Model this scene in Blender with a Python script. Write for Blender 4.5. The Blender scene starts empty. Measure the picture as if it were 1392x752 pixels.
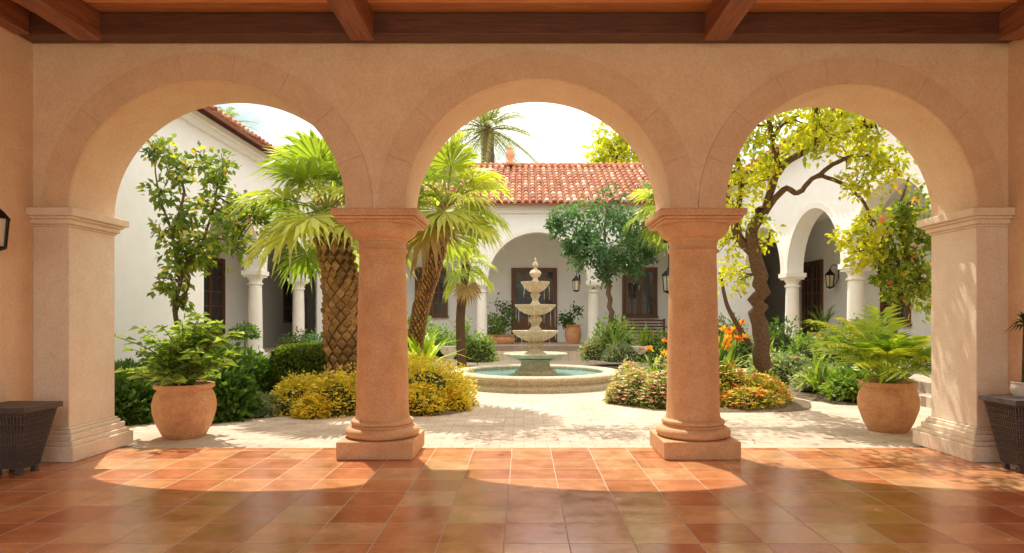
import bpy, math, random
import numpy as np
from mathutils import Vector, Matrix, Quaternion
random.seed(7); rng=np.random.default_rng(7)
R=math.radians
scn=bpy.context.scene
scn.view_settings.view_transform='Standard'; scn.view_settings.look='None'; scn.view_settings.exposure=0
F=900.0; VX=712.0; VY=430.0; H=1.6
def P(x,y,D): return Vector(((x-VX)/F*D, D, H-(y-VY)/F*D))
def V(*a): return Vector(a)
# ---------------------------------------------------------------- materials
def mat(name):
    m=bpy.data.materials.new(name); m.use_nodes=True
    return m,m.node_tree.nodes,m.node_tree.links,m.node_tree.nodes['Principled BSDF']
def N(ns,t,**k):
    n=ns.new(t)
    for a,b in k.items():
        if a in n.inputs.keys(): n.inputs[a].default_value=b
        else: setattr(n,a,b)
    return n
def ramp(ns,pts):
    r=ns.new('ShaderNodeValToRGB'); e=r.color_ramp.elements
    while len(e)<len(pts): e.new(.5)
    for i,(p,c) in enumerate(pts): e[i].position=p; e[i].color=(*c,1)
    return r
def stucco(name,c1,c2,rough=.85,s=3,bump=.35,bs=28,dist=.01,stain=None,spec=.3):
    m,n,l,b=mat(name)
    tc=N(n,'ShaderNodeTexCoord')
    a=N(n,'ShaderNodeTexNoise',Scale=s,Detail=6,Roughness=.65); l.new(tc.outputs['Object'],a.inputs['Vector'])
    r=ramp(n,[(.3,c1),(.7,c2)]); l.new(a.outputs['Fac'],r.inputs['Fac'])
    col=r.outputs['Color']
    if stain:
        s2=N(n,'ShaderNodeTexNoise',Scale=bs*1.5,Detail=3); l.new(tc.outputs['Object'],s2.inputs['Vector'])
        r2=ramp(n,[(.35,stain),(.6,(1,1,1))]); l.new(s2.outputs['Fac'],r2.inputs['Fac'])
        mx=N(n,'ShaderNodeMixRGB',blend_type='MULTIPLY',Fac=.6); l.new(col,mx.inputs[1]); l.new(r2.outputs['Color'],mx.inputs[2]); col=mx.outputs[0]
    l.new(col,b.inputs['Base Color'])
    f=N(n,'ShaderNodeTexNoise',Scale=bs,Detail=8,Roughness=.7); l.new(tc.outputs['Object'],f.inputs['Vector'])
    bp=N(n,'ShaderNodeBump',Strength=bump,Distance=dist); l.new(f.outputs['Fac'],bp.inputs['Height']); l.new(bp.outputs[0],b.inputs['Normal'])
    b.inputs['Roughness'].default_value=rough; b.inputs['Specular IOR Level'].default_value=spec
    return m
def woodmat(name,c1,c2,axis,rough=.45):
    m,n,l,b=mat(name); tc=N(n,'ShaderNodeTexCoord'); mp=N(n,'ShaderNodeMapping')
    sc=[14,14,14]; sc[axis]=1.1; mp.inputs['Scale'].default_value=sc
    l.new(tc.outputs['Object'],mp.inputs['Vector'])
    a=N(n,'ShaderNodeTexNoise',Scale=1.6,Detail=8,Roughness=.7,Distortion=1.2); l.new(mp.outputs[0],a.inputs['Vector'])
    r=ramp(n,[(.3,c1),(.68,c2)]); l.new(a.outputs['Fac'],r.inputs['Fac'])
    at=N(n,'ShaderNodeAttribute',attribute_name='Col'); mx=N(n,'ShaderNodeMixRGB',blend_type='MULTIPLY',Fac=1)
    l.new(r.outputs[0],mx.inputs[1]); l.new(at.outputs['Color'],mx.inputs[2]); l.new(mx.outputs[0],b.inputs['Base Color'])
    bp=N(n,'ShaderNodeBump',Strength=.5,Distance=.01); l.new(a.outputs['Fac'],bp.inputs['Height']); l.new(bp.outputs[0],b.inputs['Normal'])
    b.inputs['Roughness'].default_value=rough
    return m
def vcol(name,rough=.6,noise=.35,trans=0,ns_=20,spec=.4,bump=0):
    m,n,l,b=mat(name); at=N(n,'ShaderNodeAttribute',attribute_name='Col')
    tc=N(n,'ShaderNodeTexCoord'); a=N(n,'ShaderNodeTexNoise',Scale=ns_,Detail=5 if not trans else 1); l.new(tc.outputs['Object'],a.inputs['Vector'])
    r=ramp(n,[(.25,(1-noise,)*3),(.75,(1+noise*.3,)*3)]); l.new(a.outputs['Fac'],r.inputs['Fac'])
    mx=N(n,'ShaderNodeMixRGB',blend_type='MULTIPLY',Fac=1); l.new(at.outputs['Color'],mx.inputs[1]); l.new(r.outputs[0],mx.inputs[2])
    l.new(mx.outputs[0],b.inputs['Base Color']); b.inputs['Roughness'].default_value=rough; b.inputs['Specular IOR Level'].default_value=spec
    if bump:
        bp=N(n,'ShaderNodeBump',Strength=bump,Distance=.01); l.new(a.outputs['Fac'],bp.inputs['Height']); l.new(bp.outputs[0],b.inputs['Normal'])
    if trans:
        t=N(n,'ShaderNodeBsdfTranslucent'); g=N(n,'ShaderNodeMixRGB',blend_type='MULTIPLY',Fac=1); g.inputs[2].default_value=(1.45,1.5,.5,1)
        l.new(mx.outputs[0],g.inputs[1]); l.new(g.outputs[0],t.inputs['Color'])
        ms=N(n,'ShaderNodeMixShader',Fac=trans); l.new(b.outputs[0],ms.inputs[1]); l.new(t.outputs[0],ms.inputs[2])
        l.new(ms.outputs[0],n['Material Output'].inputs['Surface'])
    return m
M_tan=stucco('plaster_tan',(.76,.54,.345),(.83,.635,.43),stain=(.86,.81,.76),bump=.45,dist=.012,bs=24)
M_ring=stucco('plaster_arch_band',(.70,.475,.29),(.79,.575,.375),stain=(.84,.79,.73),bs=35,bump=.4)
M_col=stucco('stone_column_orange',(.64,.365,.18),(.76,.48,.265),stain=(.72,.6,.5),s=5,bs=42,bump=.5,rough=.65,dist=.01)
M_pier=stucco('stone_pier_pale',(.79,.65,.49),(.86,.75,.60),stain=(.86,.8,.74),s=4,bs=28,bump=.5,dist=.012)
M_white=stucco('plaster_white',(.85,.83,.79),(.90,.89,.86),bump=.2,bs=14,rough=.9)
M_cream=stucco('plaster_cream',(.82,.77,.68),(.88,.84,.76),bump=.2,bs=14,rough=.9)
M_fount=stucco('fountain_stone',(.50,.41,.28),(.72,.64,.49),s=9,bs=26,stain=(.42,.34,.24),rough=.7,bump=.6)
M_terra=stucco('terracotta_pot',(.58,.25,.11),(.74,.42,.22),s=5,bs=20,bump=.15,rough=.6,stain=(.8,.7,.6))
M_pwhite=stucco('white_pot_stone',(.6,.55,.47),(.72,.68,.6),s=8)
M_soil=stucco('soil',(.14,.095,.06),(.26,.19,.13),s=20,bs=40,bump=1,dist=.03)
M_gnd=stucco('dry_ground',(.56,.48,.37),(.66,.58,.46),s=2)
M_plank=woodmat('ceiling_wood',(.42,.15,.05),(.74,.34,.13),0)
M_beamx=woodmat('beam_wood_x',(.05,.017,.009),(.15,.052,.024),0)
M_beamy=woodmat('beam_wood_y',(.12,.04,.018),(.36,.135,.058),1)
M_door=woodmat('door_wood',(.08,.03,.016),(.20,.085,.04),2)
M_leaf=vcol('leaf',.4,.15,.5,8)
M_bark=vcol('bark',.9,.55,0,25,.2,1)
M_tile=vcol('roof_tile',.8,.35,0,12,.2,.4)
M_flower=vcol('petal',.6,.1,.3)
M_iron,_,_,b_=mat('wrought_iron'); b_.inputs['Base Color'].default_value=(.02,.018,.016,1); b_.inputs['Roughness'].default_value=.5; b_.inputs['Metallic'].default_value=.6
M_glass,_,_,b_=mat('window_glass'); b_.inputs['Base Color'].default_value=(.05,.055,.06,1); b_.inputs['Roughness'].default_value=.05
M_lglass,_,_,b_=mat('lantern_glass'); b_.inputs['Base Color'].default_value=(.7,.6,.42,1); b_.inputs['Roughness'].default_value=.15
M_wick=vcol('wicker',.55,.5,0,60)
M_stream,_,_,b_=mat('falling_water'); b_.inputs['Base Color'].default_value=(.8,.85,.85,1); b_.inputs['Roughness'].default_value=.1
M_water,n,l,b=mat('water'); tc=N(n,'ShaderNodeTexCoord'); a=N(n,'ShaderNodeTexNoise',Scale=9,Detail=3); l.new(tc.outputs['Object'],a.inputs['Vector'])
bp=N(n,'ShaderNodeBump',Strength=.35,Distance=.03); l.new(a.outputs[0],bp.inputs['Height']); l.new(bp.outputs[0],b.inputs['Normal'])
r=ramp(n,[(.3,(.16,.36,.33)),(.7,(.30,.52,.47))]); l.new(a.outputs[0],r.inputs[0]); l.new(r.outputs[0],b.inputs['Base Color']); b.inputs['Roughness'].default_value=.06
def tilefloor():
    m,n,l,b=mat('terracotta_floor_tiles'); tc=N(n,'ShaderNodeTexCoord'); mp=N(n,'ShaderNodeMapping')
    mp.inputs['Location'].default_value=(.134+46,-5.125+46.0,0)
    l.new(tc.outputs['Object'],mp.inputs['Vector'])
    br=N(n,'ShaderNodeTexBrick',offset=0.0,squash=1.0); br.inputs['Scale'].default_value=1; br.inputs['Brick Width'].default_value=.46; br.inputs['Row Height'].default_value=.46
    br.inputs['Mortar Size'].default_value=.0055; br.inputs['Mortar Smooth'].default_value=.2
    wob=N(n,'ShaderNodeTexNoise',Scale=4,Detail=2); l.new(tc.outputs['Object'],wob.inputs['Vector'])
    wm=N(n,'ShaderNodeVectorMath',operation='MULTIPLY_ADD'); wm.inputs[1].default_value=(.012,.012,0); l.new(wob.outputs['Color'],wm.inputs[0]); l.new(mp.outputs[0],wm.inputs[2])
    l.new(wm.outputs[0],br.inputs['Vector'])
    dv=N(n,'ShaderNodeVectorMath',operation='DIVIDE'); dv.inputs[1].default_value=(.46,.46,1); l.new(wm.outputs[0],dv.inputs[0])
    fl=N(n,'ShaderNodeVectorMath',operation='FLOOR'); l.new(dv.outputs[0],fl.inputs[0])
    wn=N(n,'ShaderNodeTexWhiteNoise',noise_dimensions='2D'); l.new(fl.outputs[0],wn.inputs['Vector'])
    r=ramp(n,[(0,(.52,.17,.065)),(.3,(.62,.24,.10)),(.6,(.70,.32,.14)),(.85,(.70,.40,.20)),(1,(.58,.20,.08))]); l.new(wn.outputs['Value'],r.inputs[0])
    a=N(n,'ShaderNodeTexNoise',Scale=3.5,Detail=8,Roughness=.7); l.new(tc.outputs['Object'],a.inputs['Vector'])
    r2=ramp(n,[(.3,(.64,.58,.53)),(.72,(1.15,1.14,1.10))]); l.new(a.outputs[0],r2.inputs[0])
    mx=N(n,'ShaderNodeMixRGB',blend_type='MULTIPLY',Fac=1); l.new(r.outputs[0],mx.inputs[1]); l.new(r2.outputs[0],mx.inputs[2])
    m2=N(n,'ShaderNodeMixRGB'); l.new(br.outputs['Fac'],m2.inputs[0]); l.new(mx.outputs[0],m2.inputs[1]); m2.inputs[2].default_value=(.46,.34,.24,1)
    l.new(m2.outputs[0],b.inputs['Base Color'])
    rr=N(n,'ShaderNodeMapRange'); rr.inputs['From Min'].default_value=.3; rr.inputs['From Max'].default_value=.75; rr.inputs['To Min'].default_value=.10; rr.inputs['To Max'].default_value=.32
    l.new(a.outputs[0],rr.inputs[0])
    m3=N(n,'ShaderNodeMath',operation='MAXIMUM'); m4=N(n,'ShaderNodeMath',operation='MULTIPLY'); m4.inputs[1].default_value=.7
    l.new(br.outputs['Fac'],m4.inputs[0]); l.new(m4.outputs[0],m3.inputs[0]); l.new(rr.outputs[0],m3.inputs[1]); l.new(m3.outputs[0],b.inputs['Roughness'])
    iv=N(n,'ShaderNodeMath',operation='SUBTRACT'); iv.inputs[0].default_value=1; l.new(br.outputs['Fac'],iv.inputs[1])
    sm=N(n,'ShaderNodeTexNoise',Scale=5,Detail=2); l.new(tc.outputs['Object'],sm.inputs['Vector'])
    ad=N(n,'ShaderNodeMath',operation='MULTIPLY_ADD'); ad.inputs[1].default_value=1.0; l.new(sm.outputs[0],ad.inputs[0]); l.new(iv.outputs[0],ad.inputs[2])
    bp=N(n,'ShaderNodeBump',Strength=.4,Distance=.005); l.new(ad.outputs[0],bp.inputs['Height']); l.new(bp.outputs[0],b.inputs['Normal'])
    b.inputs['Specular IOR Level'].default_value=.8
    return m
M_floor=tilefloor()
def paving():
    m,n,l,b=mat('courtyard_pavers'); tc=N(n,'ShaderNodeTexCoord')
    br=N(n,'ShaderNodeTexBrick'); br.inputs['Scale'].default_value=1; br.inputs['Brick Width'].default_value=.30; br.inputs['Row Height'].default_value=.15; br.inputs['Mortar Size'].default_value=.006; br.inputs['Mortar Smooth'].default_value=.4
    br.inputs['Color1'].default_value=(.55,.43,.33,1); br.inputs['Color2'].default_value=(.66,.55,.44,1); br.inputs['Mortar'].default_value=(.34,.26,.19,1)
    l.new(tc.outputs['Object'],br.inputs['Vector'])
    a=N(n,'ShaderNodeTexNoise',Scale=1.3,Detail=9,Roughness=.7); l.new(tc.outputs['Object'],a.inputs['Vector'])
    r2=ramp(n,[(.3,(.76,.72,.68)),(.65,(1.05,1.05,1.05))]); l.new(a.outputs[0],r2.inputs[0])
    mx=N(n,'ShaderNodeMixRGB',blend_type='MULTIPLY',Fac=1); l.new(br.outputs[0],mx.inputs[1]); l.new(r2.outputs[0],mx.inputs[2]); l.new(mx.outputs[0],b.inputs['Base Color'])
    iv=N(n,'ShaderNodeMath',operation='SUBTRACT'); iv.inputs[0].default_value=1; l.new(br.outputs['Fac'],iv.inputs[1])
    bp=N(n,'ShaderNodeBump',Strength=.5,Distance=.006); l.new(iv.outputs[0],bp.inputs['Height']); l.new(bp.outputs[0],b.inputs['Normal'])
    b.inputs['Roughness'].default_value=.8
    return m
M_pave=paving()
# ---------------------------------------------------------------- mesh builders
def group(name,loc=(0,0,0)):
    e=bpy.data.objects.new(name,None); scn.collection.objects.link(e); e.empty_display_size=.2; return e
class MB:
    def __init__(s): s.v=[];s.f=[];s.c=[];s.m=[];s.M=Matrix.Identity(4);s.col=(1,1,1);s.mi=0
    def add(s,vs,fs):
        o=len(s.v)
        s.v+= [tuple(s.M@Vector(p)) for p in vs]; s.c+=[s.col]*len(vs)
        s.f+=[tuple(i+o for i in f) for f in fs]; s.m+=[s.mi]*len(fs)
    def box(s,x0,x1,y0,y1,z0,z1):
        s.add([(x0,y0,z0),(x1,y0,z0),(x1,y1,z0),(x0,y1,z0),(x0,y0,z1),(x1,y0,z1),(x1,y1,z1),(x0,y1,z1)],
              [(0,3,2,1),(4,5,6,7),(0,1,5,4),(1,2,6,5),(2,3,7,6),(3,0,4,7)])
    def cbox(s,cx,cy,w,d,z0,z1): s.box(cx-w/2,cx+w/2,cy-d/2,cy+d/2,z0,z1)
    def lathe(s,prof,cx=0,cy=0,cz=0,seg=32,fl=None):
        vs=[];fs=[]
        for k,(r,z) in enumerate(prof):
            for i in range(seg):
                a=2*math.pi*i/seg; rr=r*(1+(fl(a,k) if fl else 0)); vs.append((cx+rr*math.cos(a),cy+rr*math.sin(a),cz+z))
        for k in range(len(prof)-1):
            for i in range(seg):
                j=(i+1)%seg; fs.append((k*seg+i,k*seg+j,(k+1)*seg+j,(k+1)*seg+i))
        s.add(vs,fs)
    def tube(s,pts,rad,seg=7,cap=True):
        pts=[Vector(p) for p in pts]; n=len(pts); vs=[];fs=[]
        if not hasattr(rad,'__len__'): rad=[rad]*n
        ref=Vector((.31,.17,.93))
        for k in range(n):
            t=(pts[min(k+1,n-1)]-pts[max(k-1,0)]).normalized()
            a=t.cross(ref); 
            if a.length<.1: a=t.cross(Vector((1,0,0)))
            a.normalize(); b2=t.cross(a)
            for i in range(seg):
                an=2*math.pi*i/seg; vs.append(pts[k]+(a*math.cos(an)+b2*math.sin(an))*rad[k])
        for k in range(n-1):
            for i in range(seg):
                j=(i+1)%seg; fs.append((k*seg+i,k*seg+j,(k+1)*seg+j,(k+1)*seg+i))
        if cap: fs.append(tuple(range(seg))); fs.append(tuple((n-1)*seg+i for i in range(seg)))
        s.add(vs,fs)
    def obj(s,name,mats,parent=None,smooth=False,bevel=0,auto=False):
        me=bpy.data.meshes.new(name); me.from_pydata(s.v,[],s.f)
        for m in (mats if isinstance(mats,list) else [mats]): me.materials.append(m)
        me.polygons.foreach_set('material_index',s.m)
        ca=me.color_attributes.new('Col','FLOAT_COLOR','POINT'); arr=np.ones((len(s.v),4)); arr[:,:3]=s.c; ca.data.foreach_set('color',arr.ravel())
        if smooth: me.polygons.foreach_set('use_smooth',[True]*len(s.f))
        me.update()
        if auto:
            try: me.set_sharp_from_angle(angle=R(35))
            except Exception: pass
        o=bpy.data.objects.new(name,me); scn.collection.objects.link(o); o.parent=parent
        if bevel:
            b=o.modifiers.new('Bevel','BEVEL'); b.width=bevel; b.segments=3; b.limit_method='ANGLE'
        return o
def nz(a): return a/np.maximum(np.linalg.norm(a,axis=-1,keepdims=True),1e-6)
class LB:
    def __init__(s): s.q=[];s.c=[]
    def add(s,p,d,nr,l,w,col,droop=.15,mid=.45):
        p=np.atleast_2d(p).astype(float); n=len(p); d=nz(np.broadcast_to(d,(n,3)).astype(float)); nr=np.broadcast_to(nr,(n,3)).astype(float)
        sd=nz(np.cross(d,nr)+1e-5); up=nz(np.cross(sd,d))
        l=np.broadcast_to(l,(n,))[:,None]; w=np.broadcast_to(w,(n,))[:,None]
        m=p+d*l*mid+up*l*.05
        tip=p+d*l-np.array([0,0,1])*l*droop
        s.q.append(np.stack([p,m+sd*w/2,tip,m-sd*w/2],1)); s.c.append(np.broadcast_to(col,(n,3)))
    def obj(s,name,mats,parent=None):
        q=np.concatenate(s.q); c=np.concatenate(s.c); n=len(q)
        me=bpy.data.meshes.new(name); me.from_pydata(q.reshape(-1,3).tolist(),[],np.arange(4*n).reshape(n,4).tolist())
        me.materials.append(mats)
        ca=me.color_attributes.new('Col','FLOAT_COLOR','POINT'); arr=np.ones((4*n,4)); arr[:,:3]=np.repeat(c,4,0); ca.data.foreach_set('color',arr.ravel())
        me.update(); o=bpy.data.objects.new(name,me); scn.collection.objects.link(o); o.parent=parent; return o
def cloud(lb,c,rad,n,size,cols,clumps=14,cr=.35,shell=.55,upb=.5,ar=.5,droop=.15,zmin=None):
    c=np.array(c,float); rad=np.array(rad if hasattr(rad,'__len__') else (rad,)*3,float)
    u=nz(rng.normal(size=(clumps,3))); rr=shell+(1-shell)*rng.random((clumps,1))**.6
    cc=c+u*rr*rad; k=rng.integers(0,clumps,n)
    off=rng.normal(size=(n,3))*cr*rad*.55
    p=cc[k]+off
    out=nz(p-c+1e-4)
    d=nz(out*.7+rng.normal(size=(n,3))*.7); nr=nz(rng.normal(size=(n,3))*.6+out*.4+np.array([0,0,upb]))
    t=np.clip(rng.random(clumps)[k]*.7+rng.random(n)*.3,0,1)[:,None]
    A=np.array(cols[0]);B=np.array(cols[1]); col=A*(1-t)+B*t
    if len(cols)>2:
        ms=rng.random(n)<.12; col[ms]=cols[2]
    l=size*(.65+.7*rng.random(n)); lb.add(p,d,nr,l,l*ar,col,droop)
    return p
def dome(lb,c,rx,ry,h,n,size,cols,ar=.5,bump=.14,droop=.1):
    ph=rng.random(8)*6.28
    a=rng.random(n)*2*np.pi; e=np.arcsin(rng.random(n)**.8)
    rr=1+bump*np.sin(3*a+ph[0])*np.cos(2*e+ph[1])+bump*.8*np.sin(7*a+5*e+ph[2])+bump*.6*np.sin(13*a-9*e+ph[3])
    rr*=(1-.35*rng.random(n)**2)
    u=np.stack([np.cos(a)*np.cos(e),np.sin(a)*np.cos(e),np.sin(e)],1)
    p=np.array(c,float)+u*rr[:,None]*np.array([rx,ry,h]); p[:,2]=np.maximum(p[:,2],c[2]+.02)
    d=nz(u+rng.normal(size=(n,3))*.55); nr=nz(rng.normal(size=(n,3))*.5+u*.5+np.array([0,0,.4]))
    t=(np.clip(.5+.5*np.sin(5*a+4*e+ph[4])*np.cos(4*a+ph[5]),0,1)*.6+rng.random(n)*.4)[:,None]
    col=np.array(cols[0])*(1-t)+np.array(cols[1])*t
    l=size*(.6+.8*rng.random(n)); lb.add(p,d,nr,l,l*ar,col,droop)
def flowers(lb,c,rx,ry,h,n,size,cols):
    a=rng.random(n)*2*np.pi; e=np.arcsin(.15+.85*rng.random(n)); u=np.stack([np.cos(a)*np.cos(e),np.sin(a)*np.cos(e),np.sin(e)],1)
    p=np.array(c,float)+u*np.array([rx,ry,h])*(1.0+.12*rng.random((n,1)))
    for i in range(n):
        col=cols[rng.integers(len(cols))]; sz=size*(.6+.8*rng.random())
        for k in range(5):
            an=k*1.257+i; d=np.array([math.cos(an),math.sin(an),.45]); lb.add(p[i],d,(0,0,1),sz,sz*.8,col,0,.6)
G_DARK=[(.045,.10,.025),(.15,.27,.05)]
G_MID=[(.10,.19,.035),(.30,.43,.08)]
G_YEL=[(.24,.33,.035),(.74,.68,.06)]
G_PALM=[(.20,.29,.045),(.58,.60,.15)]
G_BLUE=[(.05,.115,.06),(.14,.26,.12)]
def smooth_path(pts,n=5):
    pts=[Vector(p) for p in pts]; out=[]
    for i in range(len(pts)-1):
        p0=pts[max(i-1,0)];p1=pts[i];p2=pts[i+1];p3=pts[min(i+2,len(pts)-1)]
        for k in range(n):
            t=k/n; out.append(.5*((2*p1)+(p2-p0)*t+(2*p0-5*p1+4*p2-p3)*t*t+(3*p1-p0-3*p2+p3)*t**3))
    out.append(pts[-1]); return out
def limb(mb,pts,r0,r1,n=5,seg=8,wob=.0):
    q=smooth_path(pts,n); m=len(q)
    if wob: q=[q[0]]+[p+Vector(rng.normal(size=3))*wob for p in q[1:]]
    mb.tube(q,[r0+(r1-r0)*i/(m-1) for i in range(m)],seg)
    return q
# ---------------------------------------------------------------- ground
YB=-.9
g=MB(); g.box(-600,600,-600,900,-.5,-.08); g.obj('ground',M_gnd)
g=MB(); g.box(-11,11,8.05,33,-.2,-.03); g.obj('courtyard_paving',M_pave)
g=MB(); g.box(-5.6,5.6,YB,8.05,-.2,0); g.obj('tiled_floor',M_floor)
# ---------------------------------------------------------------- gallery
def arch_wall(mb,u0,u1,ops,v0,v1,ztop,seg=56,zb=0):
    ops=sorted(ops,key=lambda o:o[0]); cur=u0
    for i,o in enumerate(ops+[None]):
        nxt=(o[0]-o[1]) if o else u1
        low = zb if (i==0 or o is None) else ops[i-1][3]
        if nxt>cur+1e-4:
            mb.add([(cur,v0,low),(nxt,v0,low),(nxt,v0,ztop),(cur,v0,ztop),(cur,v1,low),(nxt,v1,low),(nxt,v1,ztop),(cur,v1,ztop)],
                   [(0,1,2,3),(5,4,7,6),(0,4,5,1),(3,2,6,7),(0,3,7,4),(1,5,6,2)])
        if o:
            cx,r,rz,z0=o[:4]; vs=[];fs=[]
            for k in range(seg+1):
                a=math.pi*k/seg; x=cx-r*math.cos(a); z=z0+rz*math.sin(a)
                vs+=[(x,v0,z),(x,v0,ztop),(x,v1,z),(x,v1,ztop)]
            for k in range(seg):
                i0=4*k;i1=4*k+4
                fs+=[(i0,i1,i1+1,i0+1),(i1+2,i0+2,i0+3,i1+3),(i0,i0+2,i1+2,i1),(i0+1,i1+1,i1+3,i0+3)]
            mb.add(vs,fs); cur=cx+r
gal=group('arcade_gallery')
IMP=2.80
OPS=[(-3.525,1.545,1.44,IMP,0,0),(.155,1.485,1.45,IMP,0,0),(3.645,1.405,1.39,IMP,0,0)]
w=MB(); arch_wall(w,-8.4,8.4,OPS,7.38,8.2,5.35); w.obj('arcade_wall',M_tan,gal)
rg=MB()
for cx,r,rz,z0,_,_ in OPS:
    nv=9; bw=.295
    for k in range(nv):
        a0=math.pi*k/nv+.0008; a1=math.pi*(k+1)/nv-.0008; vs=[];fs=[];S=8
        for j in range(S+1):
            a=a0+(a1-a0)*j/S; c,s=-math.cos(a),math.sin(a)
            for (rr,rzz) in ((r-.004,rz-.004),(r+bw,rz+bw)):
                for y in (7.362,7.40): vs.append((cx+rr*c,y,z0+rzz*s))
        for j in range(S):
            o=4*j; fs+=[(o,o+4,o+6,o+2),(o,o+1,o+5,o+4),(o+2,o+6,o+7,o+3)]
        fs+=[(0,2,3,1),(4*S,4*S+1,4*S+3,4*S+2)]
        rg.add(vs,fs)
rg.obj('arch_bands',M_ring,gal)
w=MB(); w.box(-5.9,-5.47,YB,7.38,0,5.35); w.box(5.40,5.9,YB,7.38,0,5.35); w.obj('side_walls',M_tan,gal)
def pier(x0,x1,y0,y1,side,name):
    b=MB()
    def ring(z0,z1,p,side=side):
        if side<0: b.box(x0,x1+p,y0-p,y1+p,z0,z1)
        else: b.box(x0-p,x1,y0-p,y1+p,z0,z1)
    ring(0,.17,.15); ring(.17,.22,.12); ring(.22,.29,.085); ring(.29,.335,.05); ring(.335,.36,.03)
    ring(IMP-.20,IMP-.175,.025); ring(IMP-.175,IMP-.12,.05); ring(IMP-.12,IMP-.09,.08); ring(IMP-.09,IMP-.002,.12)
    ring(.36,IMP-.2,.004)
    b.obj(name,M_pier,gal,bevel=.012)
pier(-5.469,-5.07,7.38,8.2,-1,'end_pier'); pier(5.05,5.399,7.38,8.2,1,'end_pier_b')
c=MB(); y=YB+.02
while y<7.37:
    sh=.65+.55*random.random(); c.col=(sh,sh*.97,sh*.93); c.box(-5.468,5.398,y+.006,min(y+.15,7.37),4.872+random.random()*.006,4.92); y+=.156
c.obj('ceiling_planks',M_plank,gal)
c=MB(); c.box(-8.4,8.4,YB,8.5,5.36,5.5); c.box(-5.46,5.39,YB+.05,7.37,4.93,5.3); c.obj('roof_slab',M_tan,gal)
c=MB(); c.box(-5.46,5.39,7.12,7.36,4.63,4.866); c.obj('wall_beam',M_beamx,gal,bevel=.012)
c=MB()
for x in (-4.68,-1.74,2.07,5.24): c.box(x-.125,x+.125,YB+.03,7.14,4.57,4.867); 
c.box(-5.465,-5.30,YB+.03,7.11,4.62,4.865)
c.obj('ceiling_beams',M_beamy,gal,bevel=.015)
def big_column(x):
    e=group('stone_column'); y=7.79
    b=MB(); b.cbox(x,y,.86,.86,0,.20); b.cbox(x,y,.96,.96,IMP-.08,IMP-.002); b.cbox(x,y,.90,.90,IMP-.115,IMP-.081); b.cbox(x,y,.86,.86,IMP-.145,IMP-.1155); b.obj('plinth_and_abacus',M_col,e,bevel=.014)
    pr=[]
    pr+=[(.02,.201),(.40,.201)]
    for k in range(9): a=-math.pi/2+math.pi*k/8; pr.append((.375+.055*math.cos(a),.26+.058*math.sin(a)))
    pr+=[(.355,.325),(.35,.345)]
    for k in range(7): a=-math.pi/2+math.pi*k/6; pr.append((.335+.03*math.cos(a),.375+.028*math.sin(a)))
    pr+=[(.318,.41),(.308,.46),(.302,.6)]
    for k in range(1,9): t=k/8; pr.append((.302-.035*t**1.3,.6+1.72*t))
    pr+=[(.272,2.335)]
    for k in range(7): a=-math.pi/2+math.pi*k/6; pr.append((.275+.022*math.cos(a),2.36+.02*math.sin(a)))
    pr+=[(.272,2.385),(.272,2.46),(.285,2.465),(.29,2.485)]
    for k in range(9): a=math.pi/2*k/8; pr.append((.29+.12*math.sin(a)**1.3,2.495+.158*(1-math.cos(a))))
    pr+=[(.41,2.654),(.02,2.6545)]
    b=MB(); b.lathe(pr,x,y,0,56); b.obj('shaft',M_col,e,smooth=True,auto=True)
big_column(-1.66); big_column(1.99)
# ---------------------------------------------------------------- courtyard house
house=group('courtyard_house')
def opening(wb,gb,u,v,z0,w,h,nx,nz_,door=False,div=2):
    t=.09
    wb.box(u-w/2-t,u-w/2,v-.08,v,z0,z0+h+t); wb.box(u+w/2,u+w/2+t,v-.08,v,z0,z0+h+t); wb.box(u-w/2,u+w/2,v-.08,v,z0+h,z0+h+t)
    if not door: wb.box(u-w/2-t-.04,u+w/2+t+.04,v-.13,v,z0-.08,z0-.002)
    gb.box(u-w/2,u+w/2,v-.02,v-.005,z0,z0+h)
    lw=w/div
    for i in range(div):
        a=u-w/2+i*lw+.01; b=a+lw-.02; s=.085
        wb.box(a,a+s,v-.06,v-.021,z0,z0+h); wb.box(b-s,b,v-.06,v-.021,z0,z0+h)
        lo=.75 if door else s
        wb.box(a+s,b-s,v-.06,v-.021,z0,z0+lo*(h/2.2 if door else 1)); wb.box(a+s,b-s,v-.06,v-.021,z0+h-s,z0+h)
        if door: wb.box(a+s+.06,b-s-.06,v-.075,v-.0605,z0+.15,z0+lo*(h/2.2)-.1)
        zz0=z0+(lo*(h/2.2) if door else s); zz1=z0+h-s
        for k in range(1,nx): x=a+s+(b-a-2*s)*k/nx; wb.box(x-.02,x+.02,v-.055,v-.021,zz0,zz1)
        for k in range(1,nz_): z=zz0+(zz1-zz0)*k/nz_; wb.box(a+s,b-s,v-.052,v-.0215,z-.02,z+.02)
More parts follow.
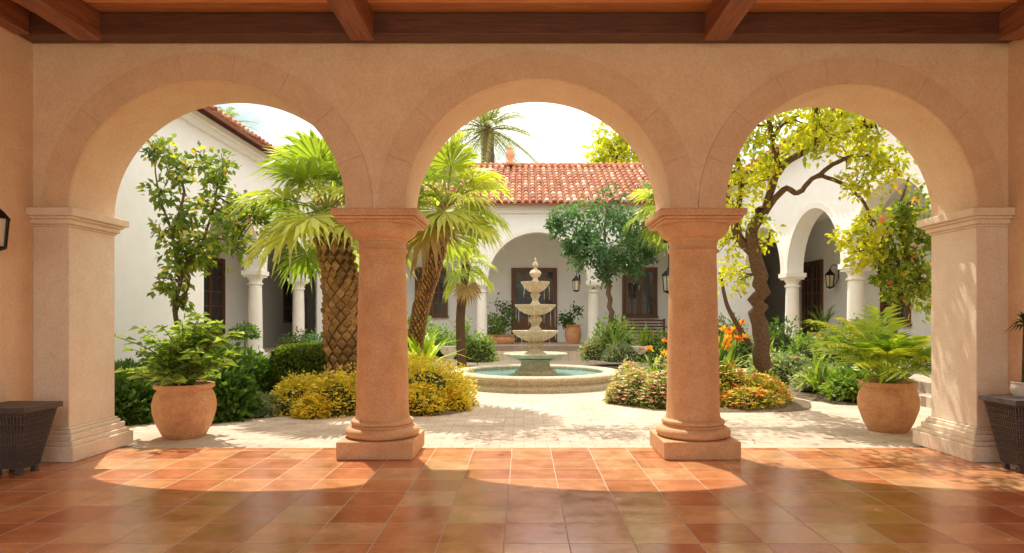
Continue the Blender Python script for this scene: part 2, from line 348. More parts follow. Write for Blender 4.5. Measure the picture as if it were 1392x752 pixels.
def roof(tb,u0,u1,v0,z0,v1,z1,sp=.26,cl=.42):
    L=math.hypot(v1-v0,z1-z0); dv,dz=(v1-v0)/L,(z1-z0)/L; nc=int(L/cl)+1; nu=int((u1-u0)/sp)
    for i in range(nu):
        u=u0+(i+.5)*sp
        for k in range(nc):
            s0=k*cl-.02+random.uniform(-.012,.012); s1=s0+cl+.07; r0=sp*.36; r1=sp*.29
            h0=.045;h1=.012; du=random.uniform(-.012,.012)
            j=random.random()
            base=[(.50,.19,.10),(.58,.27,.15),(.42,.15,.08),(.68,.46,.33),(.54,.22,.12)][random.randrange(5)]
            f=.75+.45*j; tb.col=tuple(min(1,x*f) for x in base)
            vs=[];S=6
            for (s,r,h) in ((s0,r0,h0),(s1,r1,h1)):
                for a in range(S+1):
                    an=math.pi*a/S; up=h+r*.95*math.sin(an)
                    vs.append((u+du-r*math.cos(an),v0+dv*s-dz*up,z0+dz*s+dv*up))
            fs=[(a,a+1,a+S+2,a+S+1) for a in range(S)]+[tuple(range(S+1))]
            tb.add(vs,fs)
    tb.col=(.30,.11,.06)
    tb.add([(u0,v0,z0),(u1,v0,z0),(u1,v1,z1),(u0,v1,z1),(u0,v0,z0-.08),(u1,v0,z0-.08),(u1,v1,z1-.08),(u0,v1,z1-.08)],[(0,1,2,3),(4,7,6,5),(0,4,5,1),(0,3,7,4),(1,5,6,2)])
    tb.add([(u0,v1,z1),(u1,v1,z1),(u1,2*v1-v0,z0),(u0,2*v1-v0,z0)],[(0,1,2,3)])
    u=u0
    while u<u1:
        f=.8+.4*random.random(); tb.col=(.5*f,.2*f,.1*f)
        tb.tube([(u,v1,z1+.04),(u+.47,v1,z1+.02)],[.13,.11],8); u+=.42
def small_col(cb,u,v,z0,z1,r=.21):
    cb.cbox(u,v,.56,.56,z0,z0+.14); cb.cbox(u,v,.60,.60,z1-.13,z1-.002); cb.cbox(u,v,.52,.52,z1-.19,z1-.131)
    cb.lathe([(.02,z0+.141),(.26,z0+.141),(.27,z0+.19),(.25,z0+.23),(r+.01,z0+.26),(r,z0+.32),(r*.97,(z0+z1)/2),(r*.88,z1-.42),(r+.02,z1-.40),(r+.02,z1-.37),(r*.88,z1-.35),(r*.9,z1-.28),(.25,z1-.191),(.02,z1-.19)],u,v,0,24)
def wing(M,u0,u1,cols,imp,zt,zf,ev,first_pier,last_pier,wallmat,depth=3.0,name='wing'):
    T=.46
    b=MB(); b.M=M
    ops=[]
    for a,c_ in zip(cols[:-1],cols[1:]):
        r=(c_-a)/2-.24; ops.append(((a+c_)/2,r,r*.98,imp,0,0))
    arch_wall(b,u0,u1,ops,0,T,zt,40,zf)
    b.box(u0,u1,depth,depth+.3,zf-.6,zt)
    b.box(u0-.2,u0,T,depth,zf-.6,zt); b.box(u1,u1+.2,T,depth,zf-.6,zt)
    b.box(u0,u1,T,depth,imp+2.15,imp+2.3)
    b.box(u0,u1,-.10,0,zt-.30,zt-.16); b.box(u0,u1,-.20,0,zt-.159,zt-.02)
    b.obj(name+'_walls',wallmat,house)
    t=MB(); t.M=M
    for cx,r,rz,z0,_,_ in ops:
        vs=[];fs=[];S=40
        for j in range(S+1):
            a=math.pi*j/S; c_,s_=-math.cos(a),math.sin(a)
            for rr in (0,.16):
                for y in (-.03,.01): vs.append((cx+(r-.003+rr)*c_,y,z0+(rz-.003+rr)*s_))
        for j in range(S):
            o=4*j; fs+=[(o,o+4,o+6,o+2),(o,o+1,o+5,o+4),(o+2,o+6,o+7,o+3)]
        t.add(vs,fs)
    t.obj(name+'_arch_trim',M_cream,house)
    fbm=MB(); fbm.M=M; fbm.box(u0,u1,-.25,depth,-.2,zf-.001); fbm.box(u0,u1,-.6,-.251,-.2,zf-.2); fbm.obj(name+'_floor',M_pave,house)
    cb=MB(); cb.M=M
    for i,cu in enumerate(cols):
        if (i==0 and first_pier) or (i==len(cols)-1 and last_pier): continue
        small_col(cb,cu,T/2,zf,imp)
    cb.obj(name+'_columns',M_cream,house,smooth=True,auto=True)
    tb=MB(); tb.M=M; roof(tb,u0-.3,u1+.3,-.5,ev,4.4,ev+2.45); tb.obj(name+'_roof',M_tile,house)
Mf=Matrix.Translation((0,25,0))
wing(Mf,-7.8,7.8,[-5.85,-1.6,2.65,6.9],2.92,5.78,.50,5.80,True,True,M_white,name='main')
Ml=Matrix(((0,-1,0,-7.8),(1,0,0,0),(0,0,1,0),(0,0,0,1)))
wing(Ml,8.2,33,[15.9,19.8,23.6,27.4],2.95,6.4,.36,6.42,True,True,M_white,name='left_wing')
Mr=Matrix(((0,1,0,7.8),(1,0,0,0),(0,0,1,0),(0,0,0,1)))
wing(Mr,8.2,33,[12.2,16,19.8,23.6],2.88,6.4,.36,6.42,True,True,M_white,name='right_wing')
wb=MB(); gb=MB()
wb.M=gb.M=Mf
opening(wb,gb,.44,3,.5,1.75,3.05,2,4,True); opening(wb,gb,-3.9,3,1.62,1.2,1.95,2,4); opening(wb,gb,4.9,3,1.62,1.3,1.95,2,4)
wb.M=gb.M=Ml
opening(wb,gb,22.7,3,.36,2.0,3.2,2,4,True); opening(wb,gb,30.5,3,1.4,1.4,2.0,2,4); 
wb.M=gb.M=Mr
opening(wb,gb,24.7,3,.36,1.5,3.2,2,4,True); opening(wb,gb,19.2,3,1.4,1.3,2.0,2,4)
wb.obj('doors_and_window_frames',M_door,house); gb.obj('window_panes',M_glass,house)
u=MB(); u.lathe([(.02,0),(.22,0),(.22,.12),(.1,.2),(.2,.42),(.16,.6),(.06,.68),(.09,.76),(.02,.84)],-.6,29.2,8.25,16); u.obj('roof_finial',M_terra,house,smooth=True)
# ---------------------------------------------------------------- lanterns
def lantern(loc,s,dirv,hang=False):
    e=group('hanging_lantern' if hang else 'wall_lantern'); x,y,z=loc; b=MB(); b.M=Matrix.Translation(loc)@Matrix.Scale(s,4)
    for a in range(6):
        an=a*math.pi/3; c_,s_=math.cos(an),math.sin(an); b.tube([(.10*c_,.10*s_,0),(.13*c_,.13*s_,.34)],.010,5)
    b.lathe([(.0,-.06),(.03,-.04),(.11,-.01),(.11,.012),(.0,.013)],seg=6); b.lathe([(.15,.335),(.15,.35),(.08,.43),(.05,.45),(.03,.5),(.0,.53)],seg=6)
    if hang: b.tube([(0,0,.5),(0,0,1.6)],.010,5)
    else:
        d=Vector(dirv); q=[(0,0,.5),tuple(d*.06+V(0,0,.62)),tuple(d*.2+V(0,0,.6)),tuple(d*.27+V(0,0,.4))]; b.tube(smooth_path(q),.012,5); b.tube([tuple(d*.26+V(0,0,.25)),tuple(d*.26+V(0,0,.55))],.03,6)
        b.tube(smooth_path([tuple(d*.27+V(0,0,.3)),tuple(d*.2+V(0,0,.18)),tuple(d*.1+V(0,0,-.01))]),.008,5)
    b.obj('iron_frame',M_iron,e)
    b=MB(); b.M=Matrix.Translation(loc)@Matrix.Scale(s,4); b.lathe([(.085,.015),(.115,.335)],seg=6); b.obj('glass',M_lglass,e)
lantern((-5.23,6.56,2.28),.85,(-1,0,0))
lantern((1.95,24.6,2.55),1.1,(.5,.8,0)); 
lantern((5.25,24.0,2.5),1.7,(0,1,0),True)
lantern((10.5,22.7,2.6),1.2,(1,0,0))
# ---------------------------------------------------------------- fountain
fo=group('tiered_fountain'); fx,fy=.28,16.0
b=MB()
b.lathe([(2.06,-.03),(2.06,.05),(1.99,.08),(1.93,.13),(1.95,.19),(2.03,.22),(2.04,.27),(2.01,.295),(1.66,.295),(1.64,.27),(1.66,.22),(1.66,.0)],fx,fy,0,96)
b.obj('basin_wall',M_fount,fo,smooth=True,auto=True)
b=MB(); b.lathe([(.0,.20),(1.67,.20)],fx,fy,0,64); b.obj('basin_water',M_water,fo)
b=MB()
b.lathe([(.50,.0),(.50,.28),(.47,.31),(.40,.33),(.36,.38),(.35,.50),(.42,.54),(.48,.57),(.02,.58)],fx,fy,0,8)
b.obj('pedestal',M_fount,fo,bevel=.01)
fl=lambda a,k: .04*abs(math.cos(8*a)) if 1<=k<=6 else 0
b=MB()
def bowl(z,r,neck):
    b.lathe([(neck,z-.25),(neck*1.5,z-.235),(r*.55,z-.20),(r*.80,z-.13),(r*.92,z-.06),(r*1.02,z-.015),(r*1.02,z+.015),(r*.90,z-.01),(r*.8,z-.06),(.02,z-.08)],fx,fy,0,64,fl)
b.lathe([(.30,.58),(.62,.60),(.72,.66),(.75,.70),(.72,.715),(.66,.68),(.02,.66)],fx,fy,0,64,fl)
b.lathe([(.30,.66),(.27,.70),(.17,.76),(.14,.82),(.20,.88),(.22,.93),(.16,.99)],fx,fy,0,24)
bowl(1.24,.53,.15); b.lathe([(.20,1.15),(.22,1.22),(.15,1.28),(.09,1.36),(.12,1.44),(.17,1.50),(.15,1.56),(.10,1.62)],fx,fy,0,24)
bowl(1.87,.47,.10); b.lathe([(.15,1.78),(.16,1.86),(.10,1.92),(.065,2.0),(.10,2.07),(.12,2.12),(.08,2.17)],fx,fy,0,24)
bowl(2.42,.33,.08); b.lathe([(.11,2.34),(.12,2.42),(.07,2.47),(.055,2.52),(.12,2.58),(.145,2.64),(.11,2.70),(.05,2.73),(.035,2.78),(.07,2.83),(.055,2.88),(.02,2.93),(.03,2.97),(.0,3.03)],fx,fy,0,24)
b.obj('bowls_and_stem',M_fount,fo,smooth=True,auto=True)
b=MB()
for (z,r,zl,m_) in ((1.24,.535,.72,10),(1.87,.475,1.27,7),(2.42,.335,1.9,5)):
    for k in range(m_):
        a=k*2*math.pi/m_+random.random()*.35; q=[]; fr=random.uniform(.45,1)
        for t in range(7):
            tt=t/6*fr; rr=r+.012*tt; q.append((fx+rr*math.cos(a)+random.uniform(-.003,.003),fy+rr*math.sin(a),z-(z-zl)*tt**1.5))
        b.tube(q,[.0015+.003*random.random() for _ in q],5)
b.obj('falling_water',M_stream,fo,smooth=True)
# ---------------------------------------------------------------- palms
def fan(lb,hub,d,up,Rr,cols,n=26,span=125,dead=False):
    d=Vector(d).normalized(); s=d.cross(up).normalized(); u=s.cross(d).normalized()
    t=rng.random()
    base=np.array(cols[0])*(1-t)+np.array(cols[1])*t
    for i in range(n):
        th=R(-span+2*span*i/(n-1)); a=abs(th)/R(span); L=Rr*(1-.25*a*a)*(.92+.16*rng.random())
        dd=d*math.cos(th)+s*math.sin(th)+u*(.22*(a-.3)+.05*(-1)**i); dd.normalize()
        nn=u+s*(.4*(-1)**i); w=2.5*math.sin(R(span)/(n-1))*L*.66
        f=.8+.4*rng.random(); col=base*f
        hub_=np.array(hub); ddn=np.array(dd)
        dr=.08 if not dead else .3
        lb.add(hub_,ddn,np.array(nn),L*.9,w,col,dr,.66)
        t0=hub_+ddn*L*.6-np.array([0,0,1])*L*dr*.4
        lb.add(t0,nz(ddn-np.array([0,0,.15+.3*rng.random()])),np.array(nn),L*.45,w*.4,col*.97+.03,.3,.3)
def fan_palm(name,path,r0,r1,nl,pet,Rr,seed,scales=True,cols=G_PALM,elmin=-50,nd=.9):
    e=group(name); mb=MB(); q=smooth_path(path,6); m=len(q); top=q[-1]
    mb.col=(.12,.065,.035); rad=[r0+(r1-r0)*i/(m-1) for i in range(m)]; mb.tube(q,rad,18)
    if scales:
        Ltot=sum((q[i+1]-q[i]).length for i in range(m-1)); sp=r0*.36; rows=int(Ltot/sp); na=11
        for k in range(rows):
            t=k/rows*(m-1); i=min(int(t),m-2); c=q[i].lerp(q[i+1],t-i); rr=r0+(r1-r0)*t/(m-1)
            for j in range(na):
                a=2*math.pi*(j+.5*(k%2))/na+random.uniform(-.06,.06); o=V(math.cos(a),math.sin(a),0); s_=V(-math.sin(a),math.cos(a),0)
                w=math.pi*rr/na*.93; h=sp*.95; f=.6+.7*random.random()
                mb.col=(min(.46*f,1),.28*f,.12*f)
                cen=c+o*rr*.97; out=rr*.22*random.uniform(.7,1.5)
                A=cen-V(0,0,h)+o*.0; B=cen+s_*w; Cc=cen-s_*w; T=cen+V(0,0,h*.85)+o*.02; I=cen+o*out+V(0,0,h*.35); I2=cen+o*out*.9-V(0,0,h*.1)
                mb.add([A,B,T,Cc,I,I2],[(0,1,5),(1,4,5),(1,2,4),(2,3,4),(3,5,4),(3,0,5)])
    lb=LB(); mb2=MB(); mb2.col=(.30,.33,.08)
    rg=random.Random(seed)
    for i in range(nl):
        t=i/nl; az=i*2.39996+rg.uniform(-.3,.3); el=R(80-(80-elmin)*t**.9+rg.uniform(-8,8))
        d=V(math.cos(az)*math.cos(el),math.sin(az)*math.cos(el),math.sin(el)); L=pet*(.75+.4*rg.random())
        st=top+V(0,0,.1-.35*t); hub=st+d*L-V(0,0,.12*L); midp=st+d*L*.5+V(0,0,.04)
        mb2.tube([st,midp,hub],[.022,.016,.012],5)
        dd=(hub-midp).normalized()-V(0,0,.22); up=V(0,0,1) if abs(dd.normalized().z)<.9 else V(-math.cos(az),-math.sin(az),.2)
        dead=t>nd
        fan(lb,hub,dd,up,Rr*(.8+.35*rg.random()),cols if not dead else [(.30,.19,.07),(.42,.28,.12)],dead=dead)
    mb.obj('trunk',M_bark,e); mb2.obj('leaf_stalks',M_bark,e); lb.obj('fan_leaves',M_leaf,e)
fan_palm('fan_palm_tree',[P(470,530,12.4),P(467,450,12.4),P(463,380,12.4),P(445,292,12.3)],.35,.28,23,.86,.90,3,elmin=-25,nd=.97)
fan_palm('fan_palm_tree',[P(560,500,13.6),P(572,420,13.2),P(590,360,12.8),P(608,280,12.4)],.16,.14,21,.70,.78,5,elmin=-30,nd=.95)
fan_palm('fan_palm_tree',[P(628,500,19),P(626,430,19),P(634,360,19)],.14,.12,11,.5,.6,9,scales=False)
fan_palm('fan_palm_tree',[P(905,330,21),P(905,300,21),P(903,285,21)],.14,.12,14,.6,.9,11,scales=False)
def frond(lb,mb,o,d,L,nl,ll,droop,cols,w=.028,r=.012,f0=.15):
    o=Vector(o); d=Vector(d).normalized(); s=d.cross(V(0,0,1)); 
    if s.length<.05: s=V(1,0,0)
    s.normalize(); pts=[]
    for k in range(11):
        t=k/10; pts.append(o+d*L*t-V(0,0,1)*droop*L*t*t)
    mb.tube(pts,[r*(1-.8*k/10) for k in range(11)],4)
    tt=rng.random(); base=np.array(cols[0])*(1-tt)+np.array(cols[1])*tt
    for k in range(nl):
        t=f0+(1-f0)*k/nl; p=o+d*L*t-V(0,0,1)*droop*L*t*t; tan=(d-V(0,0,1)*2*droop*t).normalized(); up=s.cross(tan)
        le=ll*(.45+.75*math.sin(math.pi*(.15+.8*t)))
        for sg in (-1,1):
            dd=s*sg*.85+tan*.65+up*.15+Vector(rng.normal(size=3))*.08; col=base*(.85+.3*rng.random())
            lb.add(np.array(p),np.array(dd),np.array(up),le*(.85+.3*rng.random()),w,col,.25,.35)
def date_palm(base,top,r,nf,L):
    e=group('date_palm_tree'); mb=MB(); mb.col=(.2,.14,.09); q=smooth_path([base,(Vector(base)+Vector(top))/2+V(.1,0,0),top],8); mb.tube(q,[r*(1+.06*(i%2)) for i in range(len(q))],10)
    lb=LB(); 
    mb2=MB(); mb2.col=(.2,.2,.08)
    for i in range(nf):
        az=i*2.4; el=R(75-105*(i/nf)); d=V(math.cos(az)*math.cos(el),math.sin(az)*math.cos(el),math.sin(el))
        frond(lb,mb2,top,d,L*(.8+.3*random.random()),34,.5,.45,[(.18,.23,.11),(.36,.39,.19)],.05,.04)
    mb.obj('trunk',M_bark,e); mb2.obj('stems',M_bark,e); lb.obj('fronds',M_leaf,e)
date_palm((-1.85,35,0),P(662,178,35),.34,40,3.1)
date_palm((-14,42,0),P(345,175,42)+V(-2,0,0),.3,24,2.6)
# ---------------------------------------------------------------- broadleaf trees
def tree(name,limbs,blobs,size,cols,bark=(.17,.115,.075),ar=.5,n=420,cr=.5,clumps=9,flw=None,twigs=True,fsz=.05):
    e=group(name); mb=MB(); mb.col=bark
    for pts,r0,r1 in limbs: limb(mb,pts,r0,r1,5,8,r1*.4)
    lb=LB(); fb=LB()
    allp=[Vector(p) for l_,_,_ in limbs for p in smooth_path(l_,4)]
    for bl in blobs:
        c,rad=Vector(bl[0]),bl[1]; k=bl[2] if len(bl)>2 else 1
        cloud(lb,c,rad,int(n*k),size,cols,clumps,cr,.35,ar=ar)
        if twigs:
            near=min(allp,key=lambda p:(p-c).length)
            rr=rad if not hasattr(rad,'__len__') else rad[0]
            for _ in range(4):
                tgt=c+Vector(rng.normal(size=3))*rr*.45; mid=(near+tgt)/2+Vector(rng.normal(size=3))*.06
                mb.tube(smooth_path([near,mid,tgt],4),[.018-.0016*i for i in range(9)],5)
        if flw: 
            for _ in range(flw[0]):
                p=np.array(c)+rng.normal(size=3)*(rad if not hasattr(rad,'__len__') else rad[0])*.55
                cc=flw[1][rng.integers(len(flw[1]))]
                for q in range(5):
                    an=q*1.257; fb.add(p,(math.cos(an),rng.normal()*.3-.3,math.sin(an)),(0,-1,0),fsz,fsz*.8,cc,0,.6)
    mb.obj('trunk_and_branches',M_bark,e,smooth=True); lb.obj('leaves',M_leaf,e)
    if flw: fb.obj('flowers',M_flower,e)
T=lambda x,y,d=22: P(x,y,d)
tree('courtyard_tree',[([T(832,470),T(830,425),T(826,380),T(822,330)],.11,.05),([T(826,385),T(800,350),T(785,320)],.05,.02),([T(826,380),T(850,345),T(865,310)],.05,.02),([T(824,345),T(822,310),T(825,285)],.05,.02)],
 [(T(790,310),.75),(T(770,300,21.6),.5),(T(825,290),.8),(T(862,305),.75),(T(850,340),.7),(T(805,345),.65),(T(830,365,21.5),.5),(T(875,330,22.5),.5),(T(822,322,21.3),.8),(T(785,335,21.6),.4)],.15,G_BLUE,n=560,ar=.55)
T=lambda x,y,d=11.6: P(x,y,d)
limbs=[([T(1040,500,12.8),T(1030,440,12.6),T(1036,385,12.3),T(1022,330,12),T(1040,285,11.8)],.17,.10),
 ([T(1028,350,12.1),T(1000,310,12),T(1008,250,11.8),T(1000,200,11.4)],.09,.03),
 ([T(1040,290,11.8),T(1065,258,11.4),T(1085,262,11.3),T(1110,240,11.1),T(1150,252,10.9),T(1180,285,10.8),T(1185,340,10.8)],.06,.018),
 ([T(1040,285,11.8),T(1060,230,11.4),T(1105,200,11),T(1150,178,10.5),T(1190,170,10.1)],.07,.03),
 ([T(1105,200,11),T(1110,150,10.2),T(1120,90,9.6),T(1130,60,9.2)],.05,.02),  # limb extended forward above view, added to cast dappled shade
 ([T(1060,230,11.4),T(1050,190,11),T(1075,160,10.5)],.05,.02),
 ([T(1110,240,11.1),T(1150,215,10.7),T(1200,215,10.4),T(1225,240,10.3)],.04,.02),
 ([T(1020,470,12.9),T(990,420,12.9),T(978,370,12.9)],.06,.025),
 ([T(1000,200,11.4),V(3.3,12.2,5.7),V(2.2,12.9,6.4),V(.8,13.0,6.7),V(-.6,12.9,6.6),V(-1.6,12.8,6.4)],.06,.02),  # unseen overhead limb, added so its leaves shade the courtyard paving
 ([T(1050,190,11),V(3.6,10.4,5.5),V(2.4,10.0,5.9),V(1.2,9.9,5.9)],.045,.015)]  # smaller unseen limb, added to dapple the floor tiles
yb=[(T(1000,205,11.2),.40),(T(1018,170,11),.38),(T(1055,170,10.8),.38),(T(1090,160,10.5),.36),(T(1130,162,10.3),.36),(T(1165,165,10.1),.36),(T(1195,190,10.1),.34),(T(1060,210,11.2),.32,.9),(T(1105,195,10.9),.30,.8),(T(1150,205,10.6),.30,.8),
 (T(990,255,11.6),.40),(T(1005,300,11.9),.34,.9),(T(985,335,12.4),.38),(T(1000,375,12.4),.28,.8),(T(1030,240,11.6),.28,.8),(T(1175,240,10.6),.28,.8),(T(1210,230,10.3),.28,.8),(T(1185,300,10.7),.22,.7),(T(1170,340,10.7),.24,.8),(T(1040,330,12),.2,.4),(T(975,230,11.6),.36),(T(1195,345,10.6),.22,.7),(T(1150,325,10.9),.18,.4),
 (T(1110,130,9.9),.45),(T(1150,100,9.6),.45),(T(1060,100,9.8),.4),(T(1190,120,9.4),.45),(T(1130,60,9.2),.45),(T(1010,120,10),.35),(T(1230,90,9.2),.4),(T(1030,40,9.1),.35,.7),(T(1210,30,8.9),.4,.7),  # forward crown clumps, mostly out of view, added for dappled shade
 (V(3.2,12.3,6.1),.4),(V(2.3,12.9,6.7),.45),(V(1.5,13.2,6.8),.4,.8),(V(.8,12.8,7.0),.45),(V(0,13.1,6.9),.4,.8),(V(-.7,12.8,6.9),.45),(V(-1.5,12.7,6.8),.45),(V(-1.9,12.2,6.5),.35,.8),(V(1.2,12.2,6.6),.3,.6),(V(-.2,12.3,6.6),.3,.6),  # unseen clumps on the added limb, shadow casters for the paving
 (V(2.6,10.1,6.1),.3,.7),(V(1.3,9.9,6.1),.28,.6),(V(3.5,10.3,5.8),.32,.7)]  # few unseen clumps added to throw leaf shadows on the tiles
tree('spreading_vine_tree',limbs,yb,.105,G_YEL,n=250,bark=(.17,.11,.07),ar=.62,cr=.62,clumps=8)
T=lambda x,y,d=10.6: P(x,y,d)
tree('wall_shrub_tree',[([T(1222,480),T(1215,420),T(1235,360),T(1222,300),T(1235,240)],.05,.02),([T(1215,420),T(1195,370),T(1200,320)],.03,.012)],
 [(T(1240,280),.24,.7),(T(1215,320),.26),(T(1250,330),.28),(T(1225,350),.3),(T(1255,375),.26),(T(1215,385),.28),(T(1245,400),.26),(T(1222,300,10.4),.2,.7)],.105,[(.08,.14,.025),(.28,.36,.05),(.55,.50,.07)],n=240,ar=.6,flw=(3,[(.85,.35,.08),(.8,.2,.15),(.85,.4,.45)]))
T=lambda x,y,d=12.6: P(x,y,d)
tree('flowering_wall_shrub',[([T(246,470),T(238,420),T(246,370),T(236,320),T(250,260),T(235,215)],.05,.018),([T(246,370),T(275,330),T(290,280),T(300,230)],.035,.010),([T(240,330),T(300,325),T(335,345)],.025,.010),([T(240,420),T(255,390),T(252,340)],.04,.02),([T(236,320),T(215,260),T(210,205)],.025,.008)],
 [(T(215,208),.24,.7),(T(240,235),.26,.7),(T(222,262),.22,.6),(T(270,222),.2,.45),(T(305,225),.22,.5),(T(290,250),.24,.6),(T(255,290),.26,.8),(T(300,285),.30,.8),(T(330,280),.24,.6),(T(250,325),.30,.9),(T(285,325),.34),(T(325,335),.32),(T(240,355),.28),(T(272,350),.28,.8),(T(236,385),.24,.6),(T(342,300),.26,.7),(T(225,310),.2,.5),(T(245,410),.14,.3)],.14,[(.07,.13,.025),(.28,.37,.06),(.60,.55,.10)],n=190,ar=.6,cr=.6,clumps=7,flw=(1,[(.85,.22,.12),(.85,.5,.14),(.8,.12,.12)]),fsz=.05)
T=lambda x,y,d=33: P(x,y,d)
tree('background_tree',[([T(850,420),T(845,300),T(840,215)],.3,.12)],[(T(828,205),1.0),(T(850,215),1.1),(T(865,190),1.0),(T(835,185),.7,.6),(T(880,215),1.2),(T(815,225),.6,.5)],.34,G_YEL,n=360)
# ---------------------------------------------------------------- shrubs
def core(mb,c,rx,ry,h,s=.8):
    mb.col=(.05,.06,.02); prof=[(math.cos(a)*s,math.sin(a)*s) for a in [0,.35,.7,1.05,1.35,1.56]]  # solid dark core added to stop see-through between the leaves
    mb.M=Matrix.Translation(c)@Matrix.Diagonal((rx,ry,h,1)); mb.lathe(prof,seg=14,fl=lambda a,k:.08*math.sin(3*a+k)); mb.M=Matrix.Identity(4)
def shrub(name,parts,size,cols,n=1800,fl=None,ar=.5,fs=.035,corev=True):
    e=group(name); lb=LB(); fb=LB(); mb=MB()
    for c,rx,ry,h in parts:
        c=Vector(c); dome(lb,c,rx,ry,h,n,size,cols,ar)
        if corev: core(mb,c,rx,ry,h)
        if fl: flowers(fb,c,rx,ry,h,fl[0],fs,fl[1])
    lb.obj('leaves',M_leaf,e)
    if corev: mb.obj('dark_filler_core',M_bark,e)
    if fl: fb.obj('blossoms',M_flower,e)
b=MB()
for c,rx,ry in [(V(-3.5,12.1,-.03),1.6,1.35),(V(-1.75,12.0,-.03),.85,1.25),(V(3.7,12.5,-.026),1.7,1.35),(V(-6.1,14.2,-.03),1.1,2.6),(V(6.4,15.5,-.03),1.2,3.6)]:
    b.M=Matrix.Translation(c)@Matrix.Diagonal((rx,ry,1,1)); b.lathe([(0,.06),(.8,.05),(1,.006)],seg=32,fl=lambda a,k:.04*math.sin(5*a)); b.M=Matrix.Identity(4)
b.obj('flower_bed_soil',M_soil)
def hedge(name,x0,x1,y0,y1,h,n,size,cols):
    e=group(name); lb=LB(); b=MB(); b.col=(.03,.05,.018); b.box(x0+.07,x1-.07,y0+.07,y1-.07,-.03,h-.07); b.obj('dark_filler_core',M_bark,e)  # dark box is an added filler behind the hedge leaves
    p=rng.random((n,3))*np.array([x1-x0,y1-y0,h])+np.array([x0,y0,0]); f=rng.random(n)
    out=np.zeros((n,3)); A=(x1-x0)*(y1-y0);B=(x1-x0)*h;C=(y1-y0)*h; S=A+B+2*C
    for i in range(n):
        v=f[i]*S
        if v<A: p[i,2]=h; out[i]=(0,0,1)
        elif v<A+B: p[i,1]=y0; out[i]=(0,-1,0)
        elif v<A+B+C: p[i,0]=x0; out[i]=(-1,0,0)
        else: p[i,0]=x1; out[i]=(1,0,0)
    p+=out*(.05*np.sin(p[:,[0]]*9+p[:,[2]]*7)+rng.normal(size=(n,1))*.025)
    c=np.array([(x0+x1)/2,(y0+y1)/2,h*.45]); hw=np.array([(x1-x0)/2,(y1-y0)/2,h*.55]); q=(p-c)/hw; L=(np.abs(q)**5).sum(1)**.2; p=c+q/np.maximum(L,.9)[:,None]*hw; p[:,2]=np.maximum(p[:,2],0)
    d=nz(out+rng.normal(size=(n,3))*.7); t=rng.random((n,1)); col=np.array(cols[0])*(1-t)+np.array(cols[1])*t
    l=size*(.6+.8*rng.random(n)); lb.add(p,d,nz(out+rng.normal(size=(n,3))*.7),l,l*.6,col,.1); lb.obj('leaves',M_leaf,e)
hedge('clipped_hedge',-4.75,-3.35,12.2,13.4,1.02,9000,.07,[(.08,.14,.025),(.26,.34,.06)])
YS=[(.42,.38,.045),(.92,.74,.13)]
YF=[(.95,.78,.10),(.95,.86,.34),(.95,.66,.06)]
shrub('yellow_flower_shrub',[(V(-3.75,11.25,-.03),.55,.5,.58),(V(-3.15,11.1,-.03),.5,.5,.64),(V(-3.95,11.9,-.03),.5,.5,.5),(V(-2.6,11.4,-.03),.5,.5,.78),(V(-3.4,10.75,-.03),.3,.3,.32)],.055,YS,2800,(210,YF),fs=.040)
shrub('yellow_flower_shrub',[(V(-1.7,11.6,-.03),.62,.6,.84),(V(-1.4,12.2,-.03),.5,.5,.68),(V(-2.1,12.2,-.03),.5,.5,.88),(V(-1.75,11.1,-.03),.42,.35,.45),(V(-1.25,11.5,-.03),.3,.3,.4)],.055,YS,2800,(210,YF),fs=.040)
shrub('dark_leafy_shrub',[(V(-5.15,10.9,-.03),.6,.6,1.05),(V(-4.75,10.5,-.03),.42,.42,.72),(V(-5.6,11.6,-.03),.6,.6,1.25),(V(-5.2,12.3,-.03),.6,.5,.9)],.15,G_DARK,1400)
shrub('dark_leafy_shrub',[(V(-6.4,12.2,-.03),.6,.7,1.1),(V(-6.7,13.0,-.03),.6,.7,1.0),(V(-6.5,11.0,-.03),.5,.6,.8),(V(-6.1,10.2,-.03),.4,.45,.6)],.14,G_DARK,1300)
shrub('grey_groundcover',[(V(-4.9,12.6,-.03),.6,.6,.55),(V(-5.3,14.2,-.03),.8,.8,.65),(V(-4.3,10.9,-.03),.3,.3,.3)],.07,[(.2,.26,.18),(.42,.48,.38)],1700)
PF=[(.88,.5,.62),(.92,.8,.4),(.92,.88,.82),(.72,.42,.68),(.88,.25,.2),(.9,.6,.7)]
shrub('pink_flower_shrub',[(V(2.15,12.3,-.03),.42,.45,.60),(V(2.5,11.9,-.03),.45,.4,.58),(V(2.05,12.9,-.03),.35,.4,.66),(V(2.75,12.6,-.03),.4,.4,.85),(V(1.8,12.5,-.03),.25,.3,.35)],.055,[(.2,.28,.09),(.5,.52,.28)],2200,(230,PF),fs=.042)
OF=[(.92,.45,.06),(.88,.17,.06),(.92,.68,.1),(.92,.84,.5),(.9,.5,.45)]
shrub('orange_flower_shrub',[(V(3.75,12.3,-.03),.55,.5,.70),(V(4.35,12.2,-.03),.5,.45,.50),(V(3.3,12.6,-.03),.5,.5,.98),(V(4.6,12.8,-.03),.45,.5,.48),(V(3.95,11.7,-.03),.6,.35,.33),(V(3.2,11.9,-.03),.35,.35,.5)],.058,[(.24,.29,.06),(.68,.60,.15)],2200,(180,OF),fs=.046)
